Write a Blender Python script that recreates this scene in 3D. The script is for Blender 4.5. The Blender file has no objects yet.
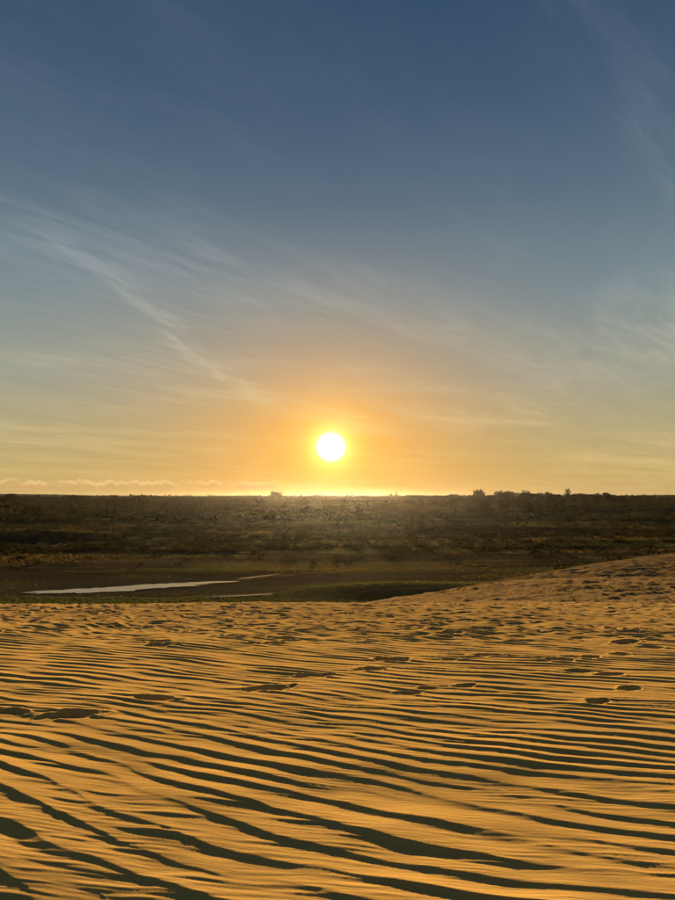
import bpy, math, random
import numpy as np
from mathutils import Vector

R = math.radians
sc = bpy.context.scene
col = sc.collection

# ------------------------------------------------------------------ camera
cam = bpy.data.cameras.new('camera')
cam_o = bpy.data.objects.new('camera', cam)
col.objects.link(cam_o)
cam.sensor_fit = 'VERTICAL'
cam.sensor_height = 36.0
cam.lens = 27.2
cam.clip_start = 0.05
cam.clip_end = 30000
cam_o.location = (0, 0, 1.6)
cam_o.rotation_euler = (R(93.87), 0, 0)
sc.camera = cam_o

# ------------------------------------------------------------------ light
EXPO = 2.35
SUN_EL, SUN_AZ = 4.12, -0.55          # azimuth from +Y, clockwise
sc.view_settings.view_transform = 'Standard'
sc.view_settings.look = 'None'
sc.view_settings.gamma = 1
sc.view_settings.use_curve_mapping = False
sc.view_settings.exposure = EXPO

sun_dir = Vector((math.sin(R(SUN_AZ)) * math.cos(R(SUN_EL)), math.cos(R(SUN_AZ)) * math.cos(R(SUN_EL)), math.sin(R(SUN_EL))))
sl = bpy.data.lights.new('sun', 'SUN')
sl.energy = 3.7
sl.angle = R(0.9)
sl.color = (1.0, 0.645, 0.28)
so = bpy.data.objects.new('sun', sl)
col.objects.link(so)
so.location = (0, 0, 60)
so.rotation_euler = sun_dir.to_track_quat('Z', 'Y').to_euler()

sc.render.engine = 'CYCLES'
sc.cycles.use_denoising = True
sc.cycles.max_bounces = 6
sc.cycles.volume_bounces = 0
sc.cycles.sample_clamp_indirect = 4


# ------------------------------------------------------------------ node helpers
class NT:
    def __init__(s, nt):
        s.nt = nt

    def n(s, typ, **kw):
        n = s.nt.nodes.new(typ)
        for k, v in kw.items():
            setattr(n, k, v)
        return n

    def put(s, sock, v):
        if isinstance(v, bpy.types.NodeSocket):
            s.nt.links.new(v, sock)
        elif v is not None:
            if sock.type == 'RGBA' and len(v) == 3:
                v = (*v, 1)
            sock.default_value = v

    def m(s, op, a, b=None, c=None, clamp=False):
        n = s.n('ShaderNodeMath', operation=op)
        n.use_clamp = clamp
        for i, v in enumerate((a, b, c)):
            if v is not None:
                s.put(n.inputs[i], v)
        return n.outputs[0]

    def v(s, op, a, b=None, scale=None):
        n = s.n('ShaderNodeVectorMath', operation=op)
        s.put(n.inputs[0], a)
        if b is not None:
            s.put(n.inputs[1], b)
        if scale is not None:
            s.put(n.inputs['Scale'], scale)
        return n.outputs['Value'] if op in ('DOT_PRODUCT', 'LENGTH', 'DISTANCE') else n.outputs[0]

    def sep(s, a):
        n = s.n('ShaderNodeSeparateXYZ')
        s.put(n.inputs[0], a)
        return n.outputs

    def comb(s, x, y, z):
        n = s.n('ShaderNodeCombineXYZ')
        for i, q in enumerate((x, y, z)):
            s.put(n.inputs[i], q)
        return n.outputs[0]

    def noise(s, vec, scale, detail=4, rough=0.5, dist=0.0, dim='3D'):
        n = s.n('ShaderNodeTexNoise', noise_dimensions=dim)
        s.put(n.inputs['Vector'], vec)
        n.inputs['Scale'].default_value = scale
        n.inputs['Detail'].default_value = detail
        n.inputs['Roughness'].default_value = rough
        n.inputs['Distortion'].default_value = dist
        return n.outputs['Fac']

    def ramp(s, fac, stops, interp='LINEAR'):
        n = s.n('ShaderNodeValToRGB')
        n.color_ramp.interpolation = interp
        e = n.color_ramp.elements
        while len(e) < len(stops):
            e.new(0.5)
        for el, (p, c) in zip(e, stops):
            el.position = p
            el.color = (*c, 1) if not isinstance(c, (int, float)) else (c, c, c, 1)
        s.put(n.inputs[0], fac)
        return n.outputs[0]

    def mix(s, fac, a, b, mode='MIX'):
        n = s.n('ShaderNodeMix', data_type='RGBA', blend_type=mode)
        n.clamp_factor = True
        s.put(n.inputs['Factor'], fac)
        s.put(n.inputs['A'], a)
        s.put(n.inputs['B'], b)
        return n.outputs['Result']

    def smooth(s, x, lo, hi):
        n = s.n('ShaderNodeMapRange', interpolation_type='SMOOTHSTEP')
        s.put(n.inputs['Value'], x)
        n.inputs['From Min'].default_value = lo
        n.inputs['From Max'].default_value = hi
        return n.outputs['Result']


def lin(r, g, b):
    return tuple((c / 255 / 12.92) if c <= 10 else ((c / 255 + 0.055) / 1.055) ** 2.4 for c in (r, g, b))


# ------------------------------------------------------------------ sky
def make_world():
    w = bpy.data.worlds.new('World')
    sc.world = w
    w.use_nodes = True
    t = NT(w.node_tree)
    t.nt.nodes.clear()
    d = t.v('NORMALIZE', t.n('ShaderNodeTexCoord').outputs['Generated'])
    x, y, z = t.sep(d)
    elev = t.m('MULTIPLY', t.m('ARCSINE', z), 180 / math.pi)
    e01 = t.m('DIVIDE', t.m('ADD', elev, 5.0), 95.0)
    P = lambda deg: (deg + 5) / 95
    sky = t.ramp(e01, [
        (P(-5), lin(60, 48, 30)), (P(-0.5), lin(150, 125, 80)), (P(0.3), lin(196, 168, 112)), (P(1.6), lin(192, 168, 108)),
        (P(4.5), lin(176, 166, 122)), (P(9.5), lin(150, 156, 143)), (P(16), lin(120, 138, 144)),
        (P(24), lin(87, 109, 128)), (P(31), lin(65, 89, 114)), (P(38), lin(50, 76, 103)), (P(90), lin(34, 54, 86))])
    cosd = t.v('DOT_PRODUCT', d, tuple(sun_dir))
    ang = t.m('MULTIPLY', t.m('ARCCOSINE', t.m('MINIMUM', cosd, 0.9999999)), 180 / math.pi)
    # dimmer away from the sun's side
    side = t.m('ADD', 0.66, t.m('MULTIPLY', t.smooth(cosd, -0.5, 0.95), 0.34))
    sky = t.v('SCALE', sky, scale=side)
    # warm aureole, wider along the horizon
    azd = t.m('MULTIPLY', t.m('SUBTRACT', t.m('MULTIPLY', t.m('ARCTAN2', x, y), 180 / math.pi), SUN_AZ), 0.78)
    eld = t.m('MULTIPLY', t.m('SUBTRACT', elev, SUN_EL - 1.2), 1.18)
    oval = t.m('SQRT', t.m('ADD', t.m('MULTIPLY', azd, azd), t.m('MULTIPLY', eld, eld)))
    wide = t.m('EXPONENT', t.m('MULTIPLY', t.m('POWER', t.m('DIVIDE', oval, 9.0), 1.4), -1.0))
    sky = t.mix(t.m('MULTIPLY', wide, 0.93), sky, lin(251, 172, 68))
    # real scattering model adds its own brightening round the sun
    ns = t.n('ShaderNodeTexSky', sky_type='NISHITA', sun_disc=False)
    ns.sun_elevation = R(SUN_EL)
    ns.sun_rotation = R(SUN_AZ)
    ns.air_density = 1.0
    ns.dust_density = 1.5
    sky = t.v('ADD', sky, t.v('SCALE', ns.outputs[0], scale=0.0008))

    # cirrus on a high flat layer
    zc = t.m('ADD', t.m('MAXIMUM', z, 0.0), 0.03)
    px, py = t.m('DIVIDE', x, zc), t.m('DIVIDE', y, zc)
    ca, sa = math.cos(R(6.5)), math.sin(R(6.5))
    # q along the wisps, u across
    q = t.m('ADD', t.m('MULTIPLY', px, sa), t.m('MULTIPLY', py, ca))
    u = t.m('SUBTRACT', t.m('MULTIPLY', px, ca), t.m('MULTIPLY', py, sa))
    cb, sb = math.cos(R(38)), math.sin(R(38))
    qb = t.m('ADD', t.m('MULTIPLY', px, sb), t.m('MULTIPLY', py, cb))
    ub = t.m('SUBTRACT', t.m('MULTIPLY', px, cb), t.m('MULTIPLY', py, sb))
    P1 = t.comb(t.m('MULTIPLY', ub, 1.0), t.m('MULTIPLY', qb, 0.30), 3.7)
    n1 = t.noise(P1, 1.3, 7, 0.62, 0.6)
    n2 = t.noise(t.comb(t.m('MULTIPLY', px, 0.5), t.m('MULTIPLY', py, 0.5), 8.1), 0.9, 3, 0.5)
    fine = t.noise(t.comb(t.m('MULTIPLY', ub, 5.5), t.m('MULTIPLY', qb, 1.0), 1.2), 1.6, 6, 0.7, 0.5)
    veil = t.m('MULTIPLY', t.smooth(n1, 0.36, 0.72), t.smooth(n2, 0.22, 0.6))
    veil = t.m('MULTIPLY', veil, t.m('ADD', 0.15, t.m('MULTIPLY', t.smooth(fine, 0.3, 0.7), 1.1)))
    # one brighter wisp running down towards the sun
    wob = t.m('MULTIPLY', t.m('SUBTRACT', t.noise(t.comb(q, 0.0, 2.0), 0.8, 4, 0.6), 0.5), 0.55)
    uu = t.m('ADD', t.m('ADD', u, 1.31), wob)
    wid = t.m('ADD', 0.03, t.m('MULTIPLY', q, 0.013))
    g = t.m('DIVIDE', uu, wid)
    wisp = t.m('EXPONENT', t.m('MULTIPLY', t.m('MULTIPLY', g, g), -1.0))
    win = t.m('MULTIPLY', t.smooth(q, 1.9, 2.6), t.smooth(q, 7.5, 4.6))
    brk = t.smooth(t.noise(t.comb(t.m('MULTIPLY', u, 9.0), t.m('MULTIPLY', q, 1.3), 5.5), 1.7, 6, 0.7), 0.32, 0.66)
    wisp = t.m('MULTIPLY', t.m('MULTIPLY', wisp, win), t.m('MULTIPLY', brk, 0.95))
    # thin level streaks low in the sky
    az = t.m('MULTIPLY', t.m('ARCTAN2', x, y), 180 / math.pi)
    lo = t.noise(t.comb(t.m('MULTIPLY', az, 0.055), t.m('ADD', t.m('MULTIPLY', elev, 0.75), t.m('MULTIPLY', az, 0.03)), 0.0), 1.15, 5, 0.55, 0.25)
    low = t.m('MULTIPLY', t.smooth(lo, 0.5, 0.72), t.m('MULTIPLY', t.smooth(elev, 0.8, 2.2), t.smooth(elev, 13.0, 6.0)))
    c = t.m('ADD', t.m('ADD', t.m('MULTIPLY', veil, 0.85), wisp), t.m('MULTIPLY', low, 0.65), clamp=True)
    ccol = t.ramp(e01, [(P(0), lin(232, 192, 120)), (P(5), lin(214, 190, 140)), (P(11), lin(184, 180, 160)), (P(18), lin(148, 158, 162)), (P(38), lin(92, 108, 132)), (P(90), lin(70, 88, 112))])
    ccol = t.v('SCALE', ccol, scale=side)
    ccol = t.mix(t.m('MULTIPLY', wide, 0.7), ccol, lin(255, 206, 110))
    sky = t.mix(t.m('MULTIPLY', c, 0.75), sky, ccol)
    # far row of small cumulus just above the horizon
    cn = t.noise(t.comb(t.m('MULTIPLY', az, 0.42), t.m('MULTIPLY', elev, 0.8), 4.0), 1.0, 5, 0.6)
    top = t.m('ADD', 0.55, t.m('MULTIPLY', t.noise(t.comb(t.m('MULTIPLY', az, 0.8), 9.0, 0.0), 1.0, 4, 0.65), 1.5))
    body = t.m('MULTIPLY', t.smooth(t.m('SUBTRACT', top, elev), 0.0, 0.25), t.smooth(elev, 0.25, 0.8))
    cum = t.m('MULTIPLY', t.m('MULTIPLY', body, t.smooth(cn, 0.36, 0.56)), t.smooth(az, 4.0, -10.0))
    shade = t.mix(t.smooth(t.m('SUBTRACT', top, elev), 0.05, 0.6), lin(250, 212, 138), lin(208, 164, 104))
    sky = t.mix(t.m('MULTIPLY', cum, 0.95), sky, shade)

    # the sun and the bright air right round it
    halo = t.m('EXPONENT', t.m('DIVIDE', ang, -0.85))
    sky = t.v('ADD', sky, t.v('SCALE', (3.0, 2.3, 0.6), scale=halo))
    halo2 = t.m('EXPONENT', t.m('DIVIDE', ang, -3.2))
    sky = t.v('ADD', sky, t.v('SCALE', (0.55, 0.24, 0.0), scale=halo2))
    core = t.smooth(ang, 1.5, 0.1)
    sky = t.v('ADD', sky, t.v('SCALE', (5.0, 4.8, 3.6), scale=core))
    bg = t.n('ShaderNodeBackground')
    t.put(bg.inputs[0], sky)
    bg.inputs[1].default_value = 1.0 / (2 ** EXPO)
    out = t.n('ShaderNodeOutputWorld')
    t.nt.links.new(bg.outputs[0], out.inputs[0])


make_world()

# ------------------------------------------------------------------ numeric noise and terrain
rng = np.random.default_rng(7)


_tables = {}


def vnoise(x, y, seed):
    if seed not in _tables:
        _tables[seed] = np.random.default_rng(seed).random((256, 256)).astype(np.float32)
    T = _tables[seed]
    xi = np.floor(x).astype(np.int64)
    yi = np.floor(y).astype(np.int64)
    fx, fy = x - xi, y - yi
    fx = fx * fx * (3 - 2 * fx)
    fy = fy * fy * (3 - 2 * fy)
    a = T[yi & 255, xi & 255]; b = T[yi & 255, (xi + 1) & 255]
    c = T[(yi + 1) & 255, xi & 255]; d = T[(yi + 1) & 255, (xi + 1) & 255]
    return ((a * (1 - fx) + b * fx) * (1 - fy) + (c * (1 - fx) + d * fx) * fy) * 2 - 1


def fbm(x, y, seed, octv=4, gain=0.5):
    s, a, n = 0, 1, 0
    for i in range(octv):
        s = s + a * vnoise(x * 2 ** i + 17.3 * i, y * 2 ** i + 5.1 * i, seed + i)
        n += a
        a *= gain
    return s / n


def sstep(x, a, b):
    t = np.clip((x - a) / (b - a), 0, 1)
    return t * t * (3 - 2 * t)


def softplus(x):
    return np.log1p(np.exp(np.clip(x, -40, 40))) + np.maximum(x - 40, 0)


def smax(a, b, k):
    return np.maximum(a, b) + k * np.log1p(np.exp(-np.abs(a - b) / k))


VALLEY = -11.0


def valley_h(x, y):
    r = np.hypot(x, y)
    v = VALLEY + 0.0 * x
    v = v + 0.45 * fbm(x / 55, y / 26, 11, 4) * sstep(r, 60, 140)
    v = v + 2.2 * fbm(x / 160, y / 60, 21, 4) * sstep(r, 190, 420) * (1 - 0.7 * sstep(r, 550, 900))
    v = v + 8.5 * sstep(r, 260, 640) + 1.6 * sstep(r, 1000, 3000)
    # pale sand hummocks on the left and low swells
    v = v + 2.6 * np.exp(-((x + 92) / 30) ** 2 - ((y - 205) / 16) ** 2)
    v = v + 1.6 * np.exp(-((x + 60) / 22) ** 2 - ((y - 232) / 9) ** 2)
    v = v + 1.8 * np.exp(-((x - 60) / 60) ** 2 - ((y - 250) / 10) ** 2)
    # green bank
    v = v + 0.9 * np.exp(-((x - 6 - (y - 93) * 1.2) / 17) ** 2 - ((y - 93) / 5) ** 2)
    # flat round the pond
    pm = np.exp(-((x + 27) / 26) ** 4 - ((y - 97) / 14) ** 4)
    v = v * (1 - pm) + (VALLEY - 0.02 + 0.05 * fbm(x / 7, y / 4, 31, 3) * 1.0) * pm
    return v


def base_h(x, y):
    yf = np.maximum(y, 0)
    k = 0.00233
    dune = -(0.035 * y + k * yf * yf)
    dune = np.where(y < 0, np.minimum(-0.035 * y, 1.2), dune)
    dune = dune + 0.055 * fbm(x / 3.1 + 40, y / 2.6, 3, 3) * sstep(np.hypot(x, y), 1, 6) + 0.10 * fbm(x / 9, y / 7, 5, 2) * sstep(y, 6, 16)
    s = (x - 5) * (-0.84) + (y - 45) * 0.54
    ap = -3.9 - 0.055 * (y - 40) + 0.22 * fbm(x / 12, y / 9, 9, 3) - 0.27 * 5 * softplus(s / 5)
    h = smax(dune, ap, 0.18)
    return smax(h, valley_h(x, y), 0.35)


def sand_mask(x, y):
    """1 on the dune and its apron, 0 in the valley"""
    h = base_h(x, y) - valley_h(x, y)
    return sstep(h + 0.25 * fbm(x / 9, y / 5, 77, 3) * 1.6, 0.25, 1.3)


# ------------------------------------------------------------------ ripples
def gabor_field(n, size, lam, sx, sy, seed):
    """complex band-passed noise: crests along x, wave vector along y"""
    r = np.random.default_rng(seed)
    f = np.fft.fftfreq(n, d=size / n)
    k0 = 1 / lam
    # only a small block of the spectrum is non-zero
    spec = np.zeros((n, n), np.complex64)
    gy = np.exp(-((f - k0) / (sy * k0)) ** 2 / 2)
    gx = np.exp(-(f / (sx * k0)) ** 2 / 2)
    iy = np.where(gy > 1e-4)[0]; ix = np.where(gx > 1e-4)[0]
    blk = (r.normal(size=(len(iy), len(ix))) + 1j * r.normal(size=(len(iy), len(ix)))) * gy[iy][:, None] * gx[ix][None, :]
    spec[np.ix_(iy, ix)] = blk
    z = np.fft.ifft2(spec)
    z /= np.sqrt((np.abs(z) ** 2).mean())
    return z.astype(np.complex64)


def sample(z, size, X, Y):
    n = z.shape[0]
    u = (X / size * n) % n
    v = (Y / size * n) % n
    ui = np.floor(u).astype(np.int64); vi = np.floor(v).astype(np.int64)
    fu = (u - ui).astype(np.float32); fv = (v - vi).astype(np.float32)
    u1 = (ui + 1) % n; v1 = (vi + 1) % n; ui %= n; vi %= n
    return (z[vi, ui] * (1 - fu) + z[vi, u1] * fu) * (1 - fv) + (z[v1, ui] * (1 - fu) + z[v1, u1] * fu) * fv


def profile(ph, rise):
    """0..1 saw: steep rise facing the camera, sharp crest, long slightly hollow back"""
    t = (ph / (2 * np.pi)) % 1.0
    up = np.clip(t / rise, 0, 1) ** 1.5
    s = np.clip((t - rise) / (1 - rise), 0, 1)
    dn = (1 - s) ** 1.15 * (1 + 0.30 * s)
    dn = np.where(t >= rise, dn, 1)
    return np.where(t < rise, up, dn)


SZ1, N1 = 40.0, 4096
Z1 = gabor_field(N1, SZ1, 0.27, 0.11, 0.26, 5)
Z2 = gabor_field(2048, 20.0, 0.15, 0.12, 0.30, 8)
Z4 = gabor_field(2048, 10.0, 0.052, 0.09, 0.30, 17)
Z3 = gabor_field(2048, 40.0, 0.27, 0.28, 0.35, 12)

# footprints: x, y, heading, size
PRINTS = []


def ripple_h(x, y):
    r = np.hypot(x, y)
    # local stretch: shorter waves farther out
    # wave-phase coordinate: integral of 0.40/lambda(y)
    yy = np.maximum(y, -20)
    g = yy + 0.045 * np.clip(yy - 2.5, 0, 10) ** 1.0 * np.clip(yy - 2.5, 0, 10) * 0.5
    left = sstep(-x, -1.2, 1.6) * np.exp(-((y - 2.8) / 1.9) ** 2)
    shear = (0.33 + 0.055 * np.clip(y - 3, 0, 5)) * x - 0.30 * 0.8 * softplus((-x - 0.0) / 0.8) * np.exp(-((y - 3.2) / 2.8) ** 2)
    warp = 0.032 * fbm(x / 0.30, y / 0.22, 45, 2) + 0.10 * fbm(x / 1.3, y / 0.9, 41, 2) + 0.22 * fbm(x / 3.4 + 9, y / 2.3, 43, 2)
    Y = g + shear + warp
    X = x - 0.25 * y
    z = sample(Z1, SZ1, X + 13, Y)
    am = np.abs(z)
    lam = 0.27 / (1 + 0.045 * np.clip(yy - 2.5, 0, 10))
    A = np.clip(am, 0.12, 1.7) ** 0.75
    h = lam * (1 + 0.075 * np.clip(y - 4, 0, 7)) * (0.044 - 0.005 * np.exp(-((x + 1.6) / 1.2) ** 2 - ((y - 2.8) / 1.0) ** 2)) * A * profile(np.angle(z), 0.24)
    # second family at its own angle, showing wherever it stands above the first
    z2 = sample(Z2, 20.0, X + 3, (y + (0.16 + 0.03 * np.clip(y - 3, 0, 5)) * x + 0.7 * warp) * (1 + 0.03 * np.clip(yy - 3, 0, 8)))
    patch = sstep(fbm(x / 1.3, y / 0.9, 51, 3), -0.4, 0.5)
    lam2 = 0.15 / (1 + 0.03 * np.clip(yy - 3, 0, 8))
    h2 = lam2 * 0.066 * np.clip(np.abs(z2), 0, 1.6) ** 0.8 * profile(np.angle(z2), 0.26) * (0.35 + 0.65 * patch) + 0.0028 * patch - 0.002
    kk = 0.0009
    h = np.maximum(h, h2) + kk * np.log1p(np.exp(-np.abs(h - h2) / kk))
    # hair ripples on the backs close by
    z4 = sample(Z4, 10.0, X * 1.0 + 5, y + 0.12 * x + 0.6 * warp)
    p4 = sstep(fbm(x / 0.5 + 4, y / 0.35, 53, 3), -0.3, 0.4)
    h2 = 0.052 * 0.048 * np.clip(np.abs(z4), 0, 1.5) * profile(np.angle(z4), 0.32) * (0.2 + 0.8 * p4) * sstep(-r, -7.5, -4.0)
    # rough, trodden sand towards the brow
    rough = sstep(y + 1.2 * fbm(x / 2.5, y / 1.5, 61, 3) + 0.12 * x, 9.6, 12.6)
    z3 = sample(Z3, 40.0, x, Y * 0.8 + 0.4 * fbm(x / 0.8, y / 0.8, 63, 2))
    h3 = (0.72 + 0.7 * sstep(y, 13, 24)) * 0.27 * 0.082 * np.clip(np.abs(z3), 0, 1.8) * profile(np.angle(z3), 0.38) + 0.018 * fbm(x / 0.25, y / 0.2, 65, 2) + 0.018 * fbm(x / 0.6, y / 0.5, 66, 2)
    far = sstep(r, 22, 40)
    h3 = h3 + far * (0.05 * fbm(x / 3.0, y / 2.0, 67, 3) + 0.10 * fbm(x / 0.8, y / 0.6, 68, 2))
    h = (h + h2) * (1 - 0.5 * rough) + h3 * rough
    # uneven heaps
    h = h + 0.018 * fbm(x / 0.9, y / 0.7, 71, 3)
    # footprints
    for (fx, fy, ang, s) in PRINTS:
        dx, dy = x - fx, y - fy
        near = (np.abs(dx) < 0.8) & (np.abs(dy) < 0.8)
        if not near.any():
            continue
        c, sn = math.cos(ang), math.sin(ang)
        a = (dx[near] * c + dy[near] * sn) / (0.145 * s)
        b = (-dx[near] * sn + dy[near] * c) / (0.10 * s)
        q = np.sqrt(a * a + b * b) + 0.06 * a
        q = q * (1 + 0.38 * fbm(x[near] / 0.11, y[near] / 0.10, 97, 3)) * (1 + 0.16 * np.cos(2 * a) * np.exp(-b * b))
        dep = -0.062 * s * (1 - sstep(q, 0.45, 1.15)) + 0.007 * s * (1 + 0.8 * np.tanh(b)) * np.exp(-((q - 1.35) / 0.28) ** 2)
        keep = 1 - (1 - sstep(q, 0.8, 1.3))
        h[near] = h[near] * (0.35 + 0.65 * keep) + dep
    return h


def mesh_from(name, V, F, mat=None, smooth=True, parent=None, kind=None, label=None, cat=None, group=None, loc=None):
    me = bpy.data.meshes.new(name)
    V = np.asarray(V, np.float32)
    F = np.asarray(F, np.int32)
    k = F.shape[1]
    me.vertices.add(len(V)); me.vertices.foreach_set('co', V.ravel())
    me.loops.add(F.size); me.loops.foreach_set('vertex_index', F.ravel())
    me.polygons.add(len(F))
    me.polygons.foreach_set('loop_start', np.arange(0, F.size, k, dtype=np.int32))
    me.update(calc_edges=True)
    me.validate()
    if smooth:
        me.polygons.foreach_set('use_smooth', np.ones(len(me.polygons), bool))
    if mat:
        me.materials.append(mat)
    o = bpy.data.objects.new(name, me)
    col.objects.link(o)
    tag(o, label, cat, group, kind)
    if parent:
        o.parent = parent
    if loc is not None:
        o.location = loc
    return o


def tag(o, label=None, cat=None, group=None, kind=None):
    for k, v in (('label', label), ('category', cat), ('group', group), ('kind', kind)):
        if v:
            o[k] = v


def attr(me, name, vals):
    a = me.attributes.new(name, 'FLOAT', 'POINT')
    a.data.foreach_set('value', np.asarray(vals, np.float32))


# ------------------------------------------------------------------ materials
def new_mat(name):
    m = bpy.data.materials.new(name)
    m.use_nodes = True
    t = NT(m.node_tree)
    b = t.nt.nodes['Principled BSDF']
    return m, t, b


def sand_material():
    m, t, b = new_mat('sand')
    p = t.n('ShaderNodeNewGeometry').outputs['Position']
    x, y, z = t.sep(p)
    big = t.noise(p, 0.35, 4, 0.55)
    grain = t.noise(p, 160.0, 2, 0.7)
    mid = t.noise(p, 9.0, 4, 0.6)
    c = t.mix(big, (0.46, 0.30, 0.095), (0.54, 0.36, 0.12))
    c = t.mix(t.m('MULTIPLY', t.smooth(mid, 0.4, 0.8), 0.25), c, (0.42, 0.26, 0.10))
    c = t.mix(t.m('MULTIPLY', t.smooth(grain, 0.62, 0.8), 0.35), c, (0.28, 0.19, 0.11))
    co = t.n('ShaderNodeAttribute'); co.attribute_name = 'fade'  # amount of painted shade at each vertex
    shaded = t.mix(mid, (0.17, 0.12, 0.058), (0.30, 0.205, 0.09))  # darker colour stands in for sand turned less towards the sun
    c = t.mix(co.outputs['Fac'], c, shaded)
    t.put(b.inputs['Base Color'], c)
    b.inputs['Roughness'].default_value = 0.9
    b.inputs['Specular IOR Level'].default_value = 0.0
    # hair-fine wind marks, long across the wind
    q = t.comb(t.m('ADD', t.m('MULTIPLY', x, 5.0), t.m('MULTIPLY', y, 0.4)), t.m('ADD', t.m('MULTIPLY', y, 34.0), t.m('MULTIPLY', x, 5.0)), t.m('MULTIPLY', z, 6.0))
    wr = t.noise(q, 1.0, 3, 0.55, 0.5)
    b1 = t.n('ShaderNodeBump')
    b1.inputs['Strength'].default_value = 1.0
    b1.inputs['Distance'].default_value = 0.0034
    t.put(b1.inputs['Height'], wr)
    b2 = t.n('ShaderNodeBump')
    b2.inputs['Strength'].default_value = 1.0
    b2.inputs['Distance'].default_value = 0.0016
    t.put(b2.inputs['Height'], t.noise(p, 150.0, 3, 0.8))
    t.put(b2.inputs['Normal'], b1.outputs[0])
    t.put(b.inputs['Normal'], b2.outputs[0])
    return m


def valley_material():
    m, t, b = new_mat('valley_ground')
    p = t.n('ShaderNodeNewGeometry').outputs['Position']
    def A(n):
        a = t.n('ShaderNodeAttribute'); a.attribute_name = n
        return a.outputs['Fac']
    sand, wet, green = A('sand'), A('wet'), A('green')
    n1 = t.noise(p, 0.09, 5, 0.6)
    n2 = t.noise(p, 0.8, 5, 0.65)
    n3 = t.noise(p, 4.0, 4, 0.65)
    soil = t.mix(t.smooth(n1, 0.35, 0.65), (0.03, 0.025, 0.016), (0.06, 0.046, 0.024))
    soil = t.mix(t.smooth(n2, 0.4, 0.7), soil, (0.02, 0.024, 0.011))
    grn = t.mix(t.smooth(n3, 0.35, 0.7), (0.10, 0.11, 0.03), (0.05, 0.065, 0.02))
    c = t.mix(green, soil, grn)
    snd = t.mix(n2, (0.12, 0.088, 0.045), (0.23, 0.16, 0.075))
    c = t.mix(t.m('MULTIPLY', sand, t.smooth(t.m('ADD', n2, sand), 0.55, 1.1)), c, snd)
    c = t.mix(wet, c, (0.045, 0.038, 0.028))
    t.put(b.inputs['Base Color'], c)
    t.put(b.inputs['Roughness'], t.m('SUBTRACT', 0.95, t.m('MULTIPLY', wet, 0.2)))
    b.inputs['Specular IOR Level'].default_value = 0.0
    bp = t.n('ShaderNodeBump')
    bp.inputs['Strength'].default_value = 0.8
    bp.inputs['Distance'].default_value = 0.12
    n4 = t.noise(p, 1.7, 3, 0.6)
    t.put(bp.inputs['Height'], t.m('ADD', t.m('ADD', n2, t.m('MULTIPLY', n3, 0.5)), t.m('MULTIPLY', n4, t.m('MULTIPLY', sand, 2.2))))
    t.put(b.inputs['Normal'], bp.outputs[0])
    return m


def leaf_material(name, c0, c1, scale=0.3, trans=0.35, tcol=None):
    m, t, b = new_mat(name)
    p = t.n('ShaderNodeNewGeometry').outputs['Position']
    oi = t.n('ShaderNodeObjectInfo').outputs['Random']
    n = t.noise(p, scale, 4, 0.65)
    c = t.mix(t.smooth(n, 0.35, 0.65), c0, c1)
    c = t.mix(t.m('MULTIPLY', oi, 0.5), c, tuple(v * 1.35 for v in c1))
    t.put(b.inputs['Base Color'], c)
    b.inputs['Roughness'].default_value = 0.8
    b.inputs['Specular IOR Level'].default_value = 0.0
    tr = t.n('ShaderNodeBsdfTranslucent')
    t.put(tr.inputs['Color'], t.mix(0.5, c, tcol or c1))
    mx = t.n('ShaderNodeMixShader')
    mx.inputs[0].default_value = trans
    t.nt.links.new(b.outputs[0], mx.inputs[1])
    t.nt.links.new(tr.outputs[0], mx.inputs[2])
    t.nt.links.new(mx.outputs[0], t.nt.nodes['Material Output'].inputs[0])
    return m


def bark_material():
    m, t, b = new_mat('bark')
    p = t.n('ShaderNodeTexCoord').outputs['Object']
    t.put(b.inputs['Base Color'], t.mix(t.noise(p, 3.0, 4, 0.6), (0.05, 0.038, 0.028), (0.12, 0.09, 0.065)))
    b.inputs['Roughness'].default_value = 0.9
    return m


def water_material():
    m, t, b = new_mat('water')
    b.inputs['Base Color'].default_value = (0.16, 0.14, 0.11, 1)
    b.inputs['Roughness'].default_value = 0.06
    b.inputs['IOR'].default_value = 1.45
    p = t.n('ShaderNodeNewGeometry').outputs['Position']
    bp = t.n('ShaderNodeBump')
    bp.inputs['Strength'].default_value = 0.5
    bp.inputs['Distance'].default_value = 0.05
    t.put(bp.inputs['Height'], t.noise(p, 2.2, 4, 0.6))
    t.put(b.inputs['Normal'], bp.outputs[0])
    return m


def hill_material():
    m, t, b = new_mat('hill_scrub')
    p = t.n('ShaderNodeNewGeometry').outputs['Position']
    t.put(b.inputs['Base Color'], t.mix(t.noise(p, 0.02, 5, 0.6), (0.05, 0.06, 0.04), (0.10, 0.10, 0.06)))
    b.inputs['Roughness'].default_value = 0.95
    b.inputs['Specular IOR Level'].default_value = 0.0
    return m


M_sand, M_val, M_bark, M_water, M_hill = sand_material(), valley_material(), bark_material(), water_material(), hill_material()
M_leaf = leaf_material('dark_foliage', (0.014, 0.017, 0.007), (0.026, 0.028, 0.012), 0.5, 0.15, (0.05, 0.055, 0.015))
M_shrub = leaf_material('shrub_foliage', (0.016, 0.018, 0.008), (0.036, 0.031, 0.012), 0.05, 0.12, (0.08, 0.07, 0.02))
M_grass = leaf_material('dry_grass', (0.035, 0.031, 0.012), (0.115, 0.08, 0.028), 0.04, 0.28, (0.16, 0.11, 0.025))
M_reed = leaf_material('green_grass', (0.03, 0.034, 0.012), (0.065, 0.066, 0.02), 0.08, 0.3, (0.10, 0.10, 0.02))

# ------------------------------------------------------------------ dune in front
CAMZ = 1.6


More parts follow.
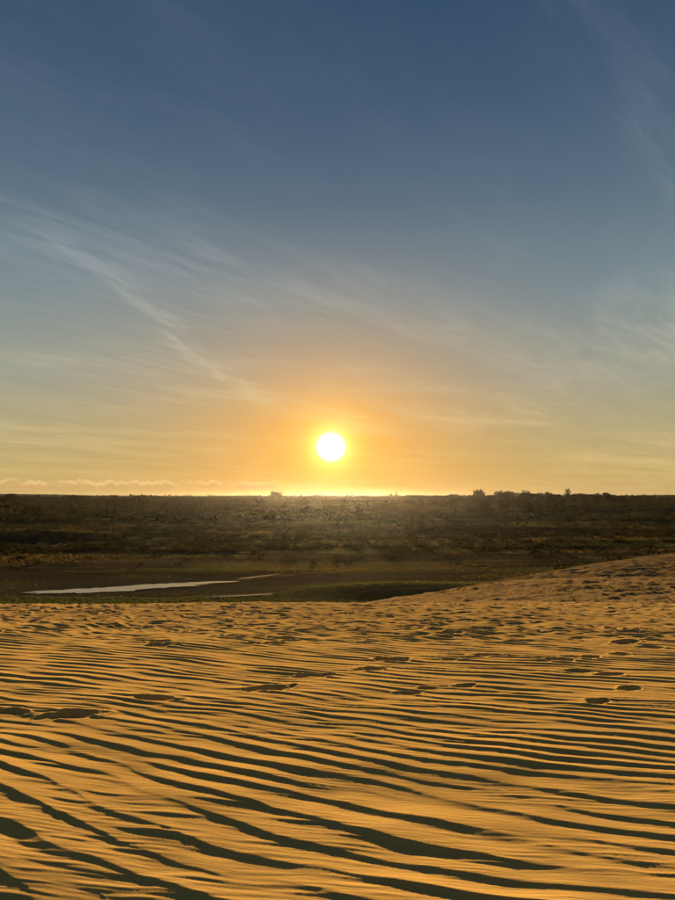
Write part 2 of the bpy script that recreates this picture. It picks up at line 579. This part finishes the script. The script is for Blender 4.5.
def pix_ground(px, py, hf=None):
    """where a sight line of the photograph meets the sand (used once, to survey the footprints)"""
    f = 680.0
    cx, cy = (px - 337.5) / f, (450 - py) / f
    a = R(3.87)
    d = np.array([cx, math.cos(a) - cy * math.sin(a), cy * math.cos(a) + math.sin(a)])
    d /= np.linalg.norm(d)
    t = 1.0 * 1.004 ** np.arange(1100)
    p = np.array([0, 0, CAMZ]) + d * t[:, None]
    below = p[:, 2] < base_h(p[:, 0], p[:, 1])
    i = int(np.argmax(below)) if below.any() else len(t) - 1
    return float(p[i, 0]), float(p[i, 1])


for px, py, ang, s in [
    (14, 713, 10, .8), (74, 716, 8, 1.25), (158, 700, 12, 1.1), (270, 689, 15, 1.3), (308, 676, 15, .95), (322, 676, 12, .8),
    (374, 669, 10, 1.25), (394, 661, 10, 1.45), (452, 660, 12, .9), (487, 656, 12, 1.5), (560, 661, 10, 1.5), (575, 657, 12, 1.0), (592, 657, 12, 1.3),
    (622, 654, 12, 1.3), (650, 648, 12, 1.3), (672, 642, 12, 1.3), (410, 694, 12, .8), (425, 689, 12, .8), (466, 686, 12, .9), (630, 690, 25, 1.0),
    (600, 703, 18, 1.0), (580, 672, 5, 1.1), (610, 676, 5, 1.1)]:
    gx, gy = pix_ground(px, py)
    PRINTS.append((gx, gy, R(ang + 24 * math.sin(px * 1.7)), s * (0.92 if px < 420 else 0.74)))
r2 = random.Random(4)
for i in range(60):                        # old trails crossing the brow
    px, py = r2.uniform(-20, 700), r2.uniform(608, 646)
    gx, gy = pix_ground(px, py)
    if gy < 40:
        PRINTS.append((gx, gy, R(r2.uniform(-10, 50)), r2.uniform(0.8, 1.3)))


def polar(radii, angs):
    rr, aa = np.meshgrid(radii, angs, indexing='ij')
    return rr * np.sin(aa), rr * np.cos(aa)


def polar_faces(nr, na):
    i = np.arange(nr - 1)[:, None]
    j = np.arange(na)[None, :]
    j1 = (j + 1) % na
    a = i * na + j; b = i * na + j1; c = (i + 1) * na + j1; d = (i + 1) * na + j
    return np.stack([a, b, c, d], -1).reshape(-1, 4)[:, ::-1]


def geom(a, b, q):
    n = int(math.log(b / a) / q)
    return a * (b / a) ** (np.arange(n) / n)


angs = np.concatenate([np.arange(R(-62), R(-32.2), R(0.35)), np.linspace(R(-32), R(32), 760), np.arange(R(32.3), R(62), R(0.35)), np.arange(R(64), R(296), R(3.0))])
radii = np.concatenate([geom(0.25, 2.2, 0.04), geom(2.2, 14, 0.0030), geom(14, 32, 0.0045), geom(32, 62, 0.009), [62.0]])
X, Y = polar(radii, angs)
fade = 1 - sstep(np.abs(np.angle(np.exp(1j * angs))), R(56), R(62))[None, :]
Z = base_h(X, Y) + ripple_h(X, Y) * fade * sstep(radii, 0.5, 1.5)[:, None]
V = np.stack([X, Y, Z], -1).reshape(-1, 3)
F = polar_faces(len(radii), len(angs))
Vc = np.array([[0, 0, float(Z[0].mean())]])
# close the middle with quads folded to the centre
na = len(angs)
j = np.arange(na)
V = np.concatenate([V, Vc])
tri = np.stack([np.full(na, len(V) - 1), (j + 1) % na, j], -1)
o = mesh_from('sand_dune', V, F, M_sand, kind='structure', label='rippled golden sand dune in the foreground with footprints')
dx_, dy_ = V[:, 0], V[:, 1]


def painted_shade(x, y):  # shade put into the colour, growing towards the brow and right slope
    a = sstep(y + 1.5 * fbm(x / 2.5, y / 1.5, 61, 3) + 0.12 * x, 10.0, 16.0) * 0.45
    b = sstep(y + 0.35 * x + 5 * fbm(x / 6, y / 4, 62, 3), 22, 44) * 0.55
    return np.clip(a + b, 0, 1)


attr(o.data, 'fade', painted_shade(dx_, dy_))
cap = mesh_from('sand_dune_top', np.concatenate([V[:na], Vc]), np.stack([np.full(na, na), (j + 1) % na, j], -1), M_sand, parent=o)

# ------------------------------------------------------------------ valley ground to the horizon
va = np.concatenate([np.linspace(R(-34), R(34), 440), np.arange(R(37), R(324), R(3.0))])
vr = np.concatenate([geom(56, 165, 0.003), geom(165, 260, 0.006), geom(260, 1200, 0.010), geom(1200, 2550, 0.03), [2550.0]])
X, Y = polar(vr, va)
H = base_h(X, Y)
rr = np.hypot(X, Y)
sm = sand_mask(X, Y)
H = H + sm * (0.08 * fbm(X / 3.0, Y / 2.0, 67, 3) + 0.15 * fbm(X / 1.1, Y / 0.9, 68, 2)) * sstep(rr, 58, 66) - 0.08 * (1 - sstep(rr, 56, 62))
H = H - 0.00000008 * rr ** 2 * 0
V = np.stack([X, Y, H], -1).reshape(-1, 3)
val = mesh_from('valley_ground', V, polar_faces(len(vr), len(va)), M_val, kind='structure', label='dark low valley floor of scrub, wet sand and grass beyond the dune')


def paths(x, y):
    """thin pale sandy tracks and dry channels"""
    p = np.zeros_like(x)
    for (x0, y0, x1, y1, w, bend) in [(-22, 84, -6, 92, 0.9, 2), (-40, 88, -21, 85, .8, -1), (-14, 103, -7, 112, .8, 1.5), (-7, 112, 6, 121, .6, -2), (22, 84, 60, 108, 1.2, 3),
                                      (2, 88, 24, 93, 0.5, 1), (-30, 150, 10, 160, 1.0, 4), (20, 210, 70, 225, 1.5, 5), (30, 260, 90, 275, 1.6, 5), (-90, 160, -40, 172, 1.5, 4)]:
        L = math.hypot(x1 - x0, y1 - y0)
        ux, uy = (x1 - x0) / L, (y1 - y0) / L
        a = ((x - x0) * ux + (y - y0) * uy) / L
        b = -(x - x0) * uy + (y - y0) * ux - bend * np.sin(a * 5.5) * 0.5
        p = np.maximum(p, np.exp(-(b / w) ** 2) * sstep(a, -.02, .08) * (1 - sstep(a, .92, 1.02)) * 0.9)
    return p


flatx, flaty, flath = V[:, 0], V[:, 1], V[:, 2]
vh = valley_h(flatx, flaty)
sandv = np.maximum(sand_mask(flatx, flaty), paths(flatx, flaty))
sandv = np.maximum(sandv, 0.5 * np.exp(-((flatx + 92) / 26) ** 2 - ((flaty - 200) / 10) ** 2))
sandv = np.maximum(sandv, 0.35 * sstep(fbm(flatx / 40, flaty / 14, 83, 4), 0.28, 0.5) * (flaty > 120))
pondm = np.exp(-((flatx + 27) / 24) ** 4 - ((flaty - 96) / 12) ** 4)
wetv = np.clip(pondm * 0.9 + 0.8 * sstep(fbm(flatx / 30, flaty / 9, 85, 3), 0.0, 0.4) * np.exp(-((flaty - 112) / 22) ** 2), 0, 1) * (1 - 0.8 * sand_mask(flatx, flaty))
greenv = np.clip(np.exp(-((flatx - 6 - (flaty - 93) * 1.2) / 20) ** 2 - ((flaty - 93) / 5.5) ** 2) * 1.4 + sstep(fbm(flatx / 50, flaty / 14, 87, 4), 0.0, 0.35), 0, 1)
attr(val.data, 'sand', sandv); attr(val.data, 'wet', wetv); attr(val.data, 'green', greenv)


# ------------------------------------------------------------------ pond
def pond(name, cx, cy, ax, ay, rot, z, seed, label):
    n, rings = 160, 6
    th = np.linspace(0, 2 * np.pi, n, endpoint=False)
    edge = 1 + 0.42 * fbm(np.cos(th) * 2.2 + 3, np.sin(th) * 2.2 + seed, seed, 4) + 0.22 * fbm(np.cos(th) * 8 + 3, np.sin(th) * 8, seed + 9, 3)
    vs = []
    for k in range(rings + 1):
        q = max(k / rings, 0.02) * edge
        lx, ly = ax * q * np.cos(th), ay * q * np.sin(th)
        c, s = math.cos(rot), math.sin(rot)
        vs.append(np.stack([lx * c - ly * s, lx * s + ly * c, np.zeros(n)], -1))
    V = np.concatenate(vs)
    return mesh_from(name, V, polar_faces(rings + 1, n)[:, ::-1], M_water, kind='structure', label=label, loc=(cx, cy, z))


PZ = VALLEY + 0.035
pond('pond_water', -32.5, 92.3, 8.5, 2.3, R(24), PZ, 3, 'wide near end of the pale pond lying in the valley at left')
pond('pond_water', -24.6, 96.6, 6.0, 2.4, R(24), PZ + .004, 6, 'bright middle of the pale pond with a broken shoreline')
pond('pond_water', -18.6, 100.2, 3.6, 1.1, R(16), PZ + .008, 8, 'narrow far tip of the pale pond')
pond('pond_water', -21.2, 96.2, 1.9, .4, R(10), PZ + .006, 13, 'thin sliver of water just in front of the pond tip')
pond('pond_water', -12.3, 107.5, 4.6, .35, R(48), PZ + .006, 17, 'thin bright channel running away beyond the pond towards the sun')
pond('pond_water', -11.5, 87.0, 5.0, .30, R(20), PZ + .05, 19, 'thin pale channel in the grass just behind the dune brow')


# ------------------------------------------------------------------ vegetation
def tri_cloud(centres, size, rs, flat=0.8):
    """one leafy triangle per centre"""
    n = len(centres)
    a = rs.normal(size=(n, 3)); a /= np.linalg.norm(a, axis=1)[:, None]
    b = rs.normal(size=(n, 3)); b -= (a * b).sum(1)[:, None] * a; b /= np.linalg.norm(b, axis=1)[:, None]
    s = np.asarray(size).reshape(-1, 1) * rs.uniform(0.7, 1.3, (n, 1))
    v0 = centres + a * s
    v1 = centres - a * s * 0.6 + b * s * 0.75
    v2 = centres - a * s * 0.6 - b * s * 0.75
    V = np.stack([v0, v1, v2], 1).reshape(-1, 3)
    return V, np.arange(3 * n).reshape(-1, 3)


def grass_mesh(pos, hgt, blades, rs, spread=0.35):
    """bent blades fanning out of each tuft"""
    n = len(pos)
    P = np.repeat(pos, blades, 0); Hh = np.repeat(hgt, blades) * rs.uniform(0.55, 1.15, n * blades)
    az = rs.uniform(0, 2 * np.pi, n * blades)
    off = rs.uniform(0, spread, n * blades) * np.repeat(hgt, blades)
    base = P + np.stack([np.cos(az) * off, np.sin(az) * off, -0.03 + 0 * az], -1)
    lean = rs.uniform(0.1, 0.6, n * blades) * Hh
    tip = base + np.stack([np.cos(az) * lean, np.sin(az) * lean, Hh], -1)
    w = 0.055 * np.repeat(hgt, blades) + 0.02
    wd = az + rs.uniform(-1, 1, n * blades) + np.pi / 2
    W = np.stack([np.cos(wd) * w, np.sin(wd) * w, 0 * w], -1)
    V = np.stack([base - W, base + W, tip], 1).reshape(-1, 3)
    return V, np.arange(len(V)).reshape(-1, 3)


def scatter(n, r0, r1, rs, amax=31):
    a = R(1) * rs.uniform(-amax, amax, n)
    r = np.sqrt(rs.uniform(r0 ** 2, r1 ** 2, n)) if r1 / r0 < 3 else r0 * (r1 / r0) ** rs.uniform(0, 1, n)
    return r * np.sin(a), r * np.cos(a)


rs = np.random.default_rng(21)
# dry grass over the near valley
x, y = scatter(110000, 62, 330, rs)
dens = sstep(fbm(x / 38, y / 12, 91, 4), -0.25, 0.3) * (1 - sand_mask(x, y)) * (1 - np.exp(-((x + 27) / 30) ** 4 - ((y - 96) / 15) ** 4)) * (1 - paths(x, y))
dens *= (1 - 0.85 * np.exp(-((x + 92) / 24) ** 2 - ((y - 200) / 9) ** 2)) * (0.25 + 0.75 * sstep(y, 95, 130))
k = rs.uniform(size=len(x)) < dens
x, y = x[k][:42000], y[k][:42000]
hg = rs.uniform(0.16, 0.5, len(x)) * (0.6 + 0.6 * sstep(y, 90, 200))
V, F = grass_mesh(np.stack([x, y, base_h(x, y)], -1), hg, 5, rs, 0.8)
mesh_from('dry_grass', V, F, M_grass, smooth=False, kind='stuff', label='dry golden grass covering the valley floor in bands')
# green sedge on the bank and in damp hollows
x, y = scatter(80000, 64, 240, rs)
dens = np.clip(np.exp(-((x - 6 - (y - 93) * 1.2) / 18) ** 2 - ((y - 93) / 5) ** 2) * 1.2 + 0.8 * sstep(fbm(x / 50, y / 14, 87, 4), 0.0, 0.35), 0, 1) * (1 - sand_mask(x, y)) * (1 - np.exp(-((x + 27) / 27) ** 4 - ((y - 95.5) / 12) ** 4)) * (1 - paths(x, y))
k = rs.uniform(size=len(x)) < dens
x, y = x[k][:22000], y[k][:22000]
V, F = grass_mesh(np.stack([x, y, base_h(x, y)], -1), rs.uniform(0.10, 0.3, len(x)), 5, rs, 1.1)
mesh_from('green_sedge', V, F, M_reed, smooth=False, kind='stuff', label='low green sedge on the bank behind the dune')


x, y = scatter(30000, 45, 170, rs)
k = (sand_mask(x, y) > 0.5) & (x > 0.06 * y) & (rs.uniform(size=len(x)) < sstep(fbm(x / 9, y / 5, 95, 4), -0.2, 0.35))
x, y = x[k][:5000], y[k][:5000]
V, F = grass_mesh(np.stack([x, y, base_h(x, y)], -1), rs.uniform(0.06, 0.17, len(x)), 6, rs, 1.5)
mesh_from('beach_grass', V, F, M_shrub, smooth=False, kind='stuff', label='sparse low grass dotting the sand slope at right')


def blob_points(cx, cy, cz, w, h, n, rs):
    d = rs.normal(size=(n, 3)); d /= np.linalg.norm(d, axis=1)[:, None]
    q = rs.uniform(0.35, 1.0, (n, 1)) ** 0.6
    p = d * q
    p[:, 2] = np.abs(p[:, 2])
    return p * np.array([w, w, h]) + np.array([cx, cy, cz])


# scrub: thousands of low dark bushes merging into bands
def scrub(name, n, r0, r1, mask, wr, hr, leaves, mat, label, seed):
    rs = np.random.default_rng(seed)
    x, y = scatter(n * 6, r0, r1, rs)
    k = rs.uniform(size=len(x)) < mask(x, y)
    x, y = x[k][:n], y[k][:n]
    z = base_h(x, y)
    w = rs.uniform(*wr, len(x)); h = rs.uniform(*hr, len(x))
    m = len(x)
    d = rs.normal(size=(m, leaves, 3)); d /= np.linalg.norm(d, axis=2)[..., None]
    q = rs.uniform(0.3, 1.0, (m, leaves, 1)) ** 0.6
    p = d * q
    p[..., 2] = np.abs(p[..., 2])
    lump = 1 + 0.35 * np.sin(p[..., 0:1] * 5 + x[:, None, None]) * np.cos(p[..., 1:2] * 4 + y[:, None, None])
    p = p * lump
    p = p * np.stack([w, w, h], -1)[:, None, :] + np.stack([x, y, z], -1)[:, None, :]
    V, F = tri_cloud(p.reshape(-1, 3), np.repeat(0.30 * (w + h) / 2, leaves), rs)
    mesh_from(name, V, F, mat, smooth=False, kind='stuff', label=label)


scrub('low_scrub', 2600, 110, 330, lambda x, y: (sstep(fbm(x / 45, y / 13, 101, 4), -0.02, 0.3) * sstep(y, 120, 170) + 0.25 * sstep(y, 110, 250)) * (1 - sand_mask(x, y)) * (1 - paths(x, y)),
      (0.6, 1.7), (0.4, 1.2), 34, M_shrub, 'low dark scrub in bands across the valley', 31)
scrub('scrub_belt', 3400, 330, 760, lambda x, y: np.clip(sstep(fbm(x / 90, y / 40, 103, 4), -0.2, 0.2) + 0.6 * (x < -0.12 * y) + 0.2, 0, 1),
      (2.0, 4.5), (1.3, 3.2), 30, M_shrub, 'continuous dark scrub reaching back to the tree line', 32)
scrub('far_woodland', 2600, 700, 1500, lambda x, y: 0.4 + 0 * x, (4, 8), (2.5, 5.0), 26, M_leaf, 'far woodland merging into one dark line at the horizon', 33)


# trees one can tell apart
def crown_mesh(kind, seed):
    rs = np.random.default_rng(seed)
    pts, size = [], []
    if kind == 'umbrella':
        lobes = [(rs.uniform(-1, 1) * (4.8 - dz * 1.3), rs.uniform(-1, 1) * (3.8 - dz), 5.9 - dz, rs.uniform(1.3, 2.0), rs.uniform(.7, 1.0)) for dz in np.linspace(0, 2.6, 22)]
        hh = 0
    elif kind == 'round':
        lobes = []
        for _ in range(14):
            a, q = rs.uniform(0, 6.28), rs.uniform(0, 1) ** .5
            lobes.append((q * 2.6 * math.cos(a), q * 2.6 * math.sin(a), 3.0 + rs.uniform(-1.3, 1.6) * (1.15 - q * .6), rs.uniform(1.0, 1.8), rs.uniform(.8, 1.4)))
    elif kind == 'spread':
        lobes = []
        for _ in range(18):
            a, q = rs.uniform(0, 6.28), rs.uniform(0, 1) ** .5
            lobes.append((q * 4.8 * math.cos(a), q * 4.0 * math.sin(a), 2.7 + rs.uniform(-1.4, 1.3) * (1.1 - q * .6), rs.uniform(1.1, 2.1), rs.uniform(.7, 1.3)))
    else:
        lobes = []
        for i in range(12):
            zz = 1.6 + i * .45
            a = rs.uniform(0, 6.28)
            lobes.append((math.cos(a) * .7, math.sin(a) * .7, zz, rs.uniform(.9, 1.5) * (1.25 - i / 16), rs.uniform(.7, 1.1)))
    for (lx, ly, lz, w, h) in lobes:
        n = int(34 * w)
        d = rs.normal(size=(n, 3)); d /= np.linalg.norm(d, axis=1)[:, None]
        p = d * rs.uniform(0.55, 1.05, (n, 1)) * np.array([w, w, h]) + np.array([lx, ly, lz])
        pts.append(p); size.append(np.full(n, 0.36))
    V, F = tri_cloud(np.concatenate(pts), np.concatenate(size), rs)
    return V, F, lobes


def tube(pts, rad, n=7):
    vs, fs = [], []
    for i, (p, r) in enumerate(zip(pts, rad)):
        p = Vector(p)
        t = (Vector(pts[min(i + 1, len(pts) - 1)]) - Vector(pts[max(i - 1, 0)])).normalized()
        a = t.orthogonal().normalized(); b = t.cross(a)
        for k in range(n):
            q = 2 * math.pi * k / n
            vs.append(tuple(p + (a * math.cos(q) + b * math.sin(q)) * r))
    for i in range(len(pts) - 1):
        for k in range(n):
            fs.append((i * n + k, i * n + (k + 1) % n, (i + 1) * n + (k + 1) % n, (i + 1) * n + k))
    return vs, fs


def trunk_mesh(lobes, top, seed):
    rs = random.Random(seed)
    V, F = [], []
    def add(v, f):
        o = len(V); V.extend(v); F.extend([tuple(i + o for i in q) for q in f])
    add(*tube([(0, 0, -.4), (rs.uniform(-.1, .1), .05, top * .35), (rs.uniform(-.25, .25), rs.uniform(-.2, .2), top * .7), (rs.uniform(-.3, .3), 0, top)], [.34, .26, .19, .07]))
    for (lx, ly, lz, w, h) in lobes[:9]:
        z0 = min(top * .55, lz * .6)
        add(*tube([(0, 0, z0), (lx * .45, ly * .45, z0 + (lz - z0) * .6), (lx * .95, ly * .95, lz)], [.13, .09, .03], 5))
    return V, F


protos = {}
for kind, seeds in (('umbrella', (2,)), ('round', (3, 4, 5)), ('spread', (6, 7, 8)), ('upright', (9, 10))):
    for sd in seeds:
        V, F, lobes = crown_mesh(kind, sd)
        cm = mesh_from('crown', V, F, M_leaf, smooth=False)
        tv, tf = trunk_mesh(lobes, max(l[2] for l in lobes) * .85, sd)
        tm = mesh_from('trunk', tv, tf, M_bark)
        protos.setdefault(kind, []).append((cm.data, tm.data))
        bpy.data.objects.remove(cm); bpy.data.objects.remove(tm)


def tree(kind, var, az, dist, s, label, group=None, sz=1.0, name='tree', cat='tree', rot=0):
    x, y = dist * math.sin(R(az)), dist * math.cos(R(az))
    z = float(base_h(np.array([x]), np.array([y]))[0])
    root = bpy.data.objects.new(name, None)
    col.objects.link(root)
    root.location = (x, y, z); root.rotation_euler = (0, 0, rot); root.scale = (s, s, s * sz)
    root.empty_display_size = 1
    tag(root, label, cat, group)
    lib = protos[kind]
    for nm, me in zip(('crown', 'trunk'), lib[var % len(lib)]):
        o = bpy.data.objects.new(nm, me)
        col.objects.link(o)
        o.parent = root


def az_of(px):
    return math.degrees(math.atan((px - 337.5) / 680))


tree('umbrella', 0, az_of(276), 620, 1.4, 'wide flat-topped lone tree on the skyline, left below the sun', rot=.4, sz=0.92)
tree('upright', 0, az_of(391), 640, 1.01, 'small pointed tree on the skyline just right of the sun')
tree('upright', 1, az_of(396), 650, 1.22, 'taller of the small pointed trees on the skyline right of the sun', rot=1)
tree('round', 0, az_of(402), 645, 0.81, 'lowest round bush of the three small skyline trees right of the sun')
tree('round', 1, az_of(478), 600, 1.69, 'round dome-shaped tree standing clear on the skyline at right', rot=2)
tree('spread', 0, az_of(503), 600, 1.55, 'broad tree at the left end of the long skyline clump at right', rot=.3, sz=1.15)
tree('spread', 1, az_of(512), 610, 1.49, 'broad low tree joined to the right side of the clump at right')
tree('round', 2, az_of(525), 600, 1.55, 'rounded tree between the two long clumps on the right skyline')
tree('spread', 2, az_of(535), 600, 1.49, 'spreading tree at the middle of the long right skyline clump', rot=1)
tree('spread', 0, az_of(545), 605, 1.55, 'spreading tree closing the right end of the middle skyline clump', rot=2)
tree('upright', 0, az_of(567), 600, 1.42, 'tallest pointed tree on the far right skyline', rot=1)
tree('spread', 1, az_of(575), 600, 1.42, 'low spreading tree against the tallest pointed one on the right skyline', rot=2)
tree('spread', 2, az_of(590), 600, 1.55, 'broad tree left of the last gap on the right skyline', rot=.2)
tree('spread', 0, az_of(603), 600, 1.62, 'last broad tree before the low hill at the right edge', rot=2.2)
tree('round', 0, az_of(137), 560, 1.35, 'slightly taller round tree rising from the left woodland line')
tree('round', 1, az_of(12), 560, 1.28, 'round tree rising at the far left end of the woodland line')
rt = random.Random(9)


def place(px):
    return 'at the far left, over the black shadow band' if px < 60 else 'straight above the pale pond' if px < 195 else 'between the pond tip and the flat-topped tree'


def place_r(px):
    return 'between the three small trees and the dome-shaped tree' if px < 478 else 'under the long skyline clump' if px < 556 else 'near the low hill at the right edge'


for i in range(52):
    px = -12 + i * 5.4 + rt.uniform(-3, 3)
    if px > 262: break
    tree(rt.choice(['round', 'spread', 'spread']), rt.randrange(3), az_of(px), rt.uniform(560, 700), rt.uniform(.75, .98), 'dark tree in the close-set woodland line ' + place(px), 'trees of the woodland line left of the sun', rot=rt.uniform(0, 6))
for i in range(34):
    px = 408 + i * 7.2 + rt.uniform(-4, 4)
    tree(rt.choice(['round', 'spread', 'spread']), rt.randrange(3), az_of(px), rt.uniform(600, 700), rt.uniform(.9, 1.2), 'dark low tree on the right skyline ' + place_r(px), 'trees of the low line along the right skyline', rot=rt.uniform(0, 6))
for i in range(16):
    px = rt.uniform(-15, 250) if i < 10 else rt.uniform(430, 690)
    tree(rt.choice(['round', 'spread']), rt.randrange(3), az_of(px), rt.uniform(330, 540), rt.uniform(.3, .5), 'dark bush standing out in the ' + ('left' if px < 300 else 'right') + ' scrub below the skyline', 'bushes scattered through the scrub', rot=rt.uniform(0, 6), name='bush', cat='bush')


# ------------------------------------------------------------------ far hills
def ridge(name, az0, az1, dist, prof, depth, label):
    n, mrows = 160, 12
    a = R(1) * np.linspace(az0, az1, n)
    t = np.linspace(0, 1, n)
    hp = prof(t)
    vs = []
    for kx in range(mrows + 1):
        q = kx / mrows
        d = dist + depth * q
        hz = hp * math.sin(math.pi * q) ** 0.8 if 0 < q < 1 else hp * 0
        hz = hz * (1 + 0.08 * fbm(t * 40, t * 0 + q * 5, 5, 3))
        g = base_h(d * np.sin(a), d * np.cos(a)) - 2
        vs.append(np.stack([d * np.sin(a), d * np.cos(a), g + hz], -1))
    V = np.concatenate(vs)
    i = np.arange(mrows)[:, None]; j = np.arange(n - 1)[None, :]
    b = i * n + j
    F = np.stack([b, b + 1, b + 1 + n, b + n], -1).reshape(-1, 4)
    mesh_from(name, V, F, M_hill, kind='structure', label=label)


ridge('far_hill', 19.5, 36, 1900, lambda t: 8.5 * sstep(t, 0.0, 0.35) * (1 - sstep(t, .8, 1)) + 1.2 * fbm(t * 14, t * 0, 3, 3), 500, 'long low hill on the right edge of the horizon')
ridge('far_hill', -38, -15, 2150, lambda t: (8 * sstep(t, 0.0, 0.45) * (1 - sstep(t, .55, 1)) + 3.5 * sstep(t, .4, .55) * (1 - sstep(t, .9, 1))) * (1 + .1 * fbm(t * 12, t * 0, 4, 3)), 380, 'faint blue hills at the far left of the horizon')

# ------------------------------------------------------------------ evening haze
hz = 9.5
bx = 2650
b0, b1 = VALLEY - 4, hz
V = [(-bx, -bx, b0), (bx, -bx, b0), (bx, bx, b0), (-bx, bx, b0), (-bx, -bx, b1), (bx, -bx, b1), (bx, bx, b1), (-bx, bx, b1)]
F = [(3, 2, 1, 0), (4, 5, 6, 7), (0, 1, 5, 4), (1, 2, 6, 5), (2, 3, 7, 6), (3, 0, 4, 7)]
hm = bpy.data.materials.new('haze'); hm.use_nodes = True
hn = hm.node_tree
hn.nodes.clear()
vo = hn.nodes.new('ShaderNodeVolumePrincipled')
vo.inputs['Color'].default_value = (0.9, 0.9, 0.88, 1)
vo.inputs['Density'].default_value = 0.0000085
vo.inputs['Anisotropy'].default_value = 0.86
ho = hn.nodes.new('ShaderNodeOutputMaterial')
hn.links.new(vo.outputs[0], ho.inputs['Volume'])
mesh_from('haze', V, F, hm, smooth=False, kind='stuff', label='thin warm evening haze over the valley')
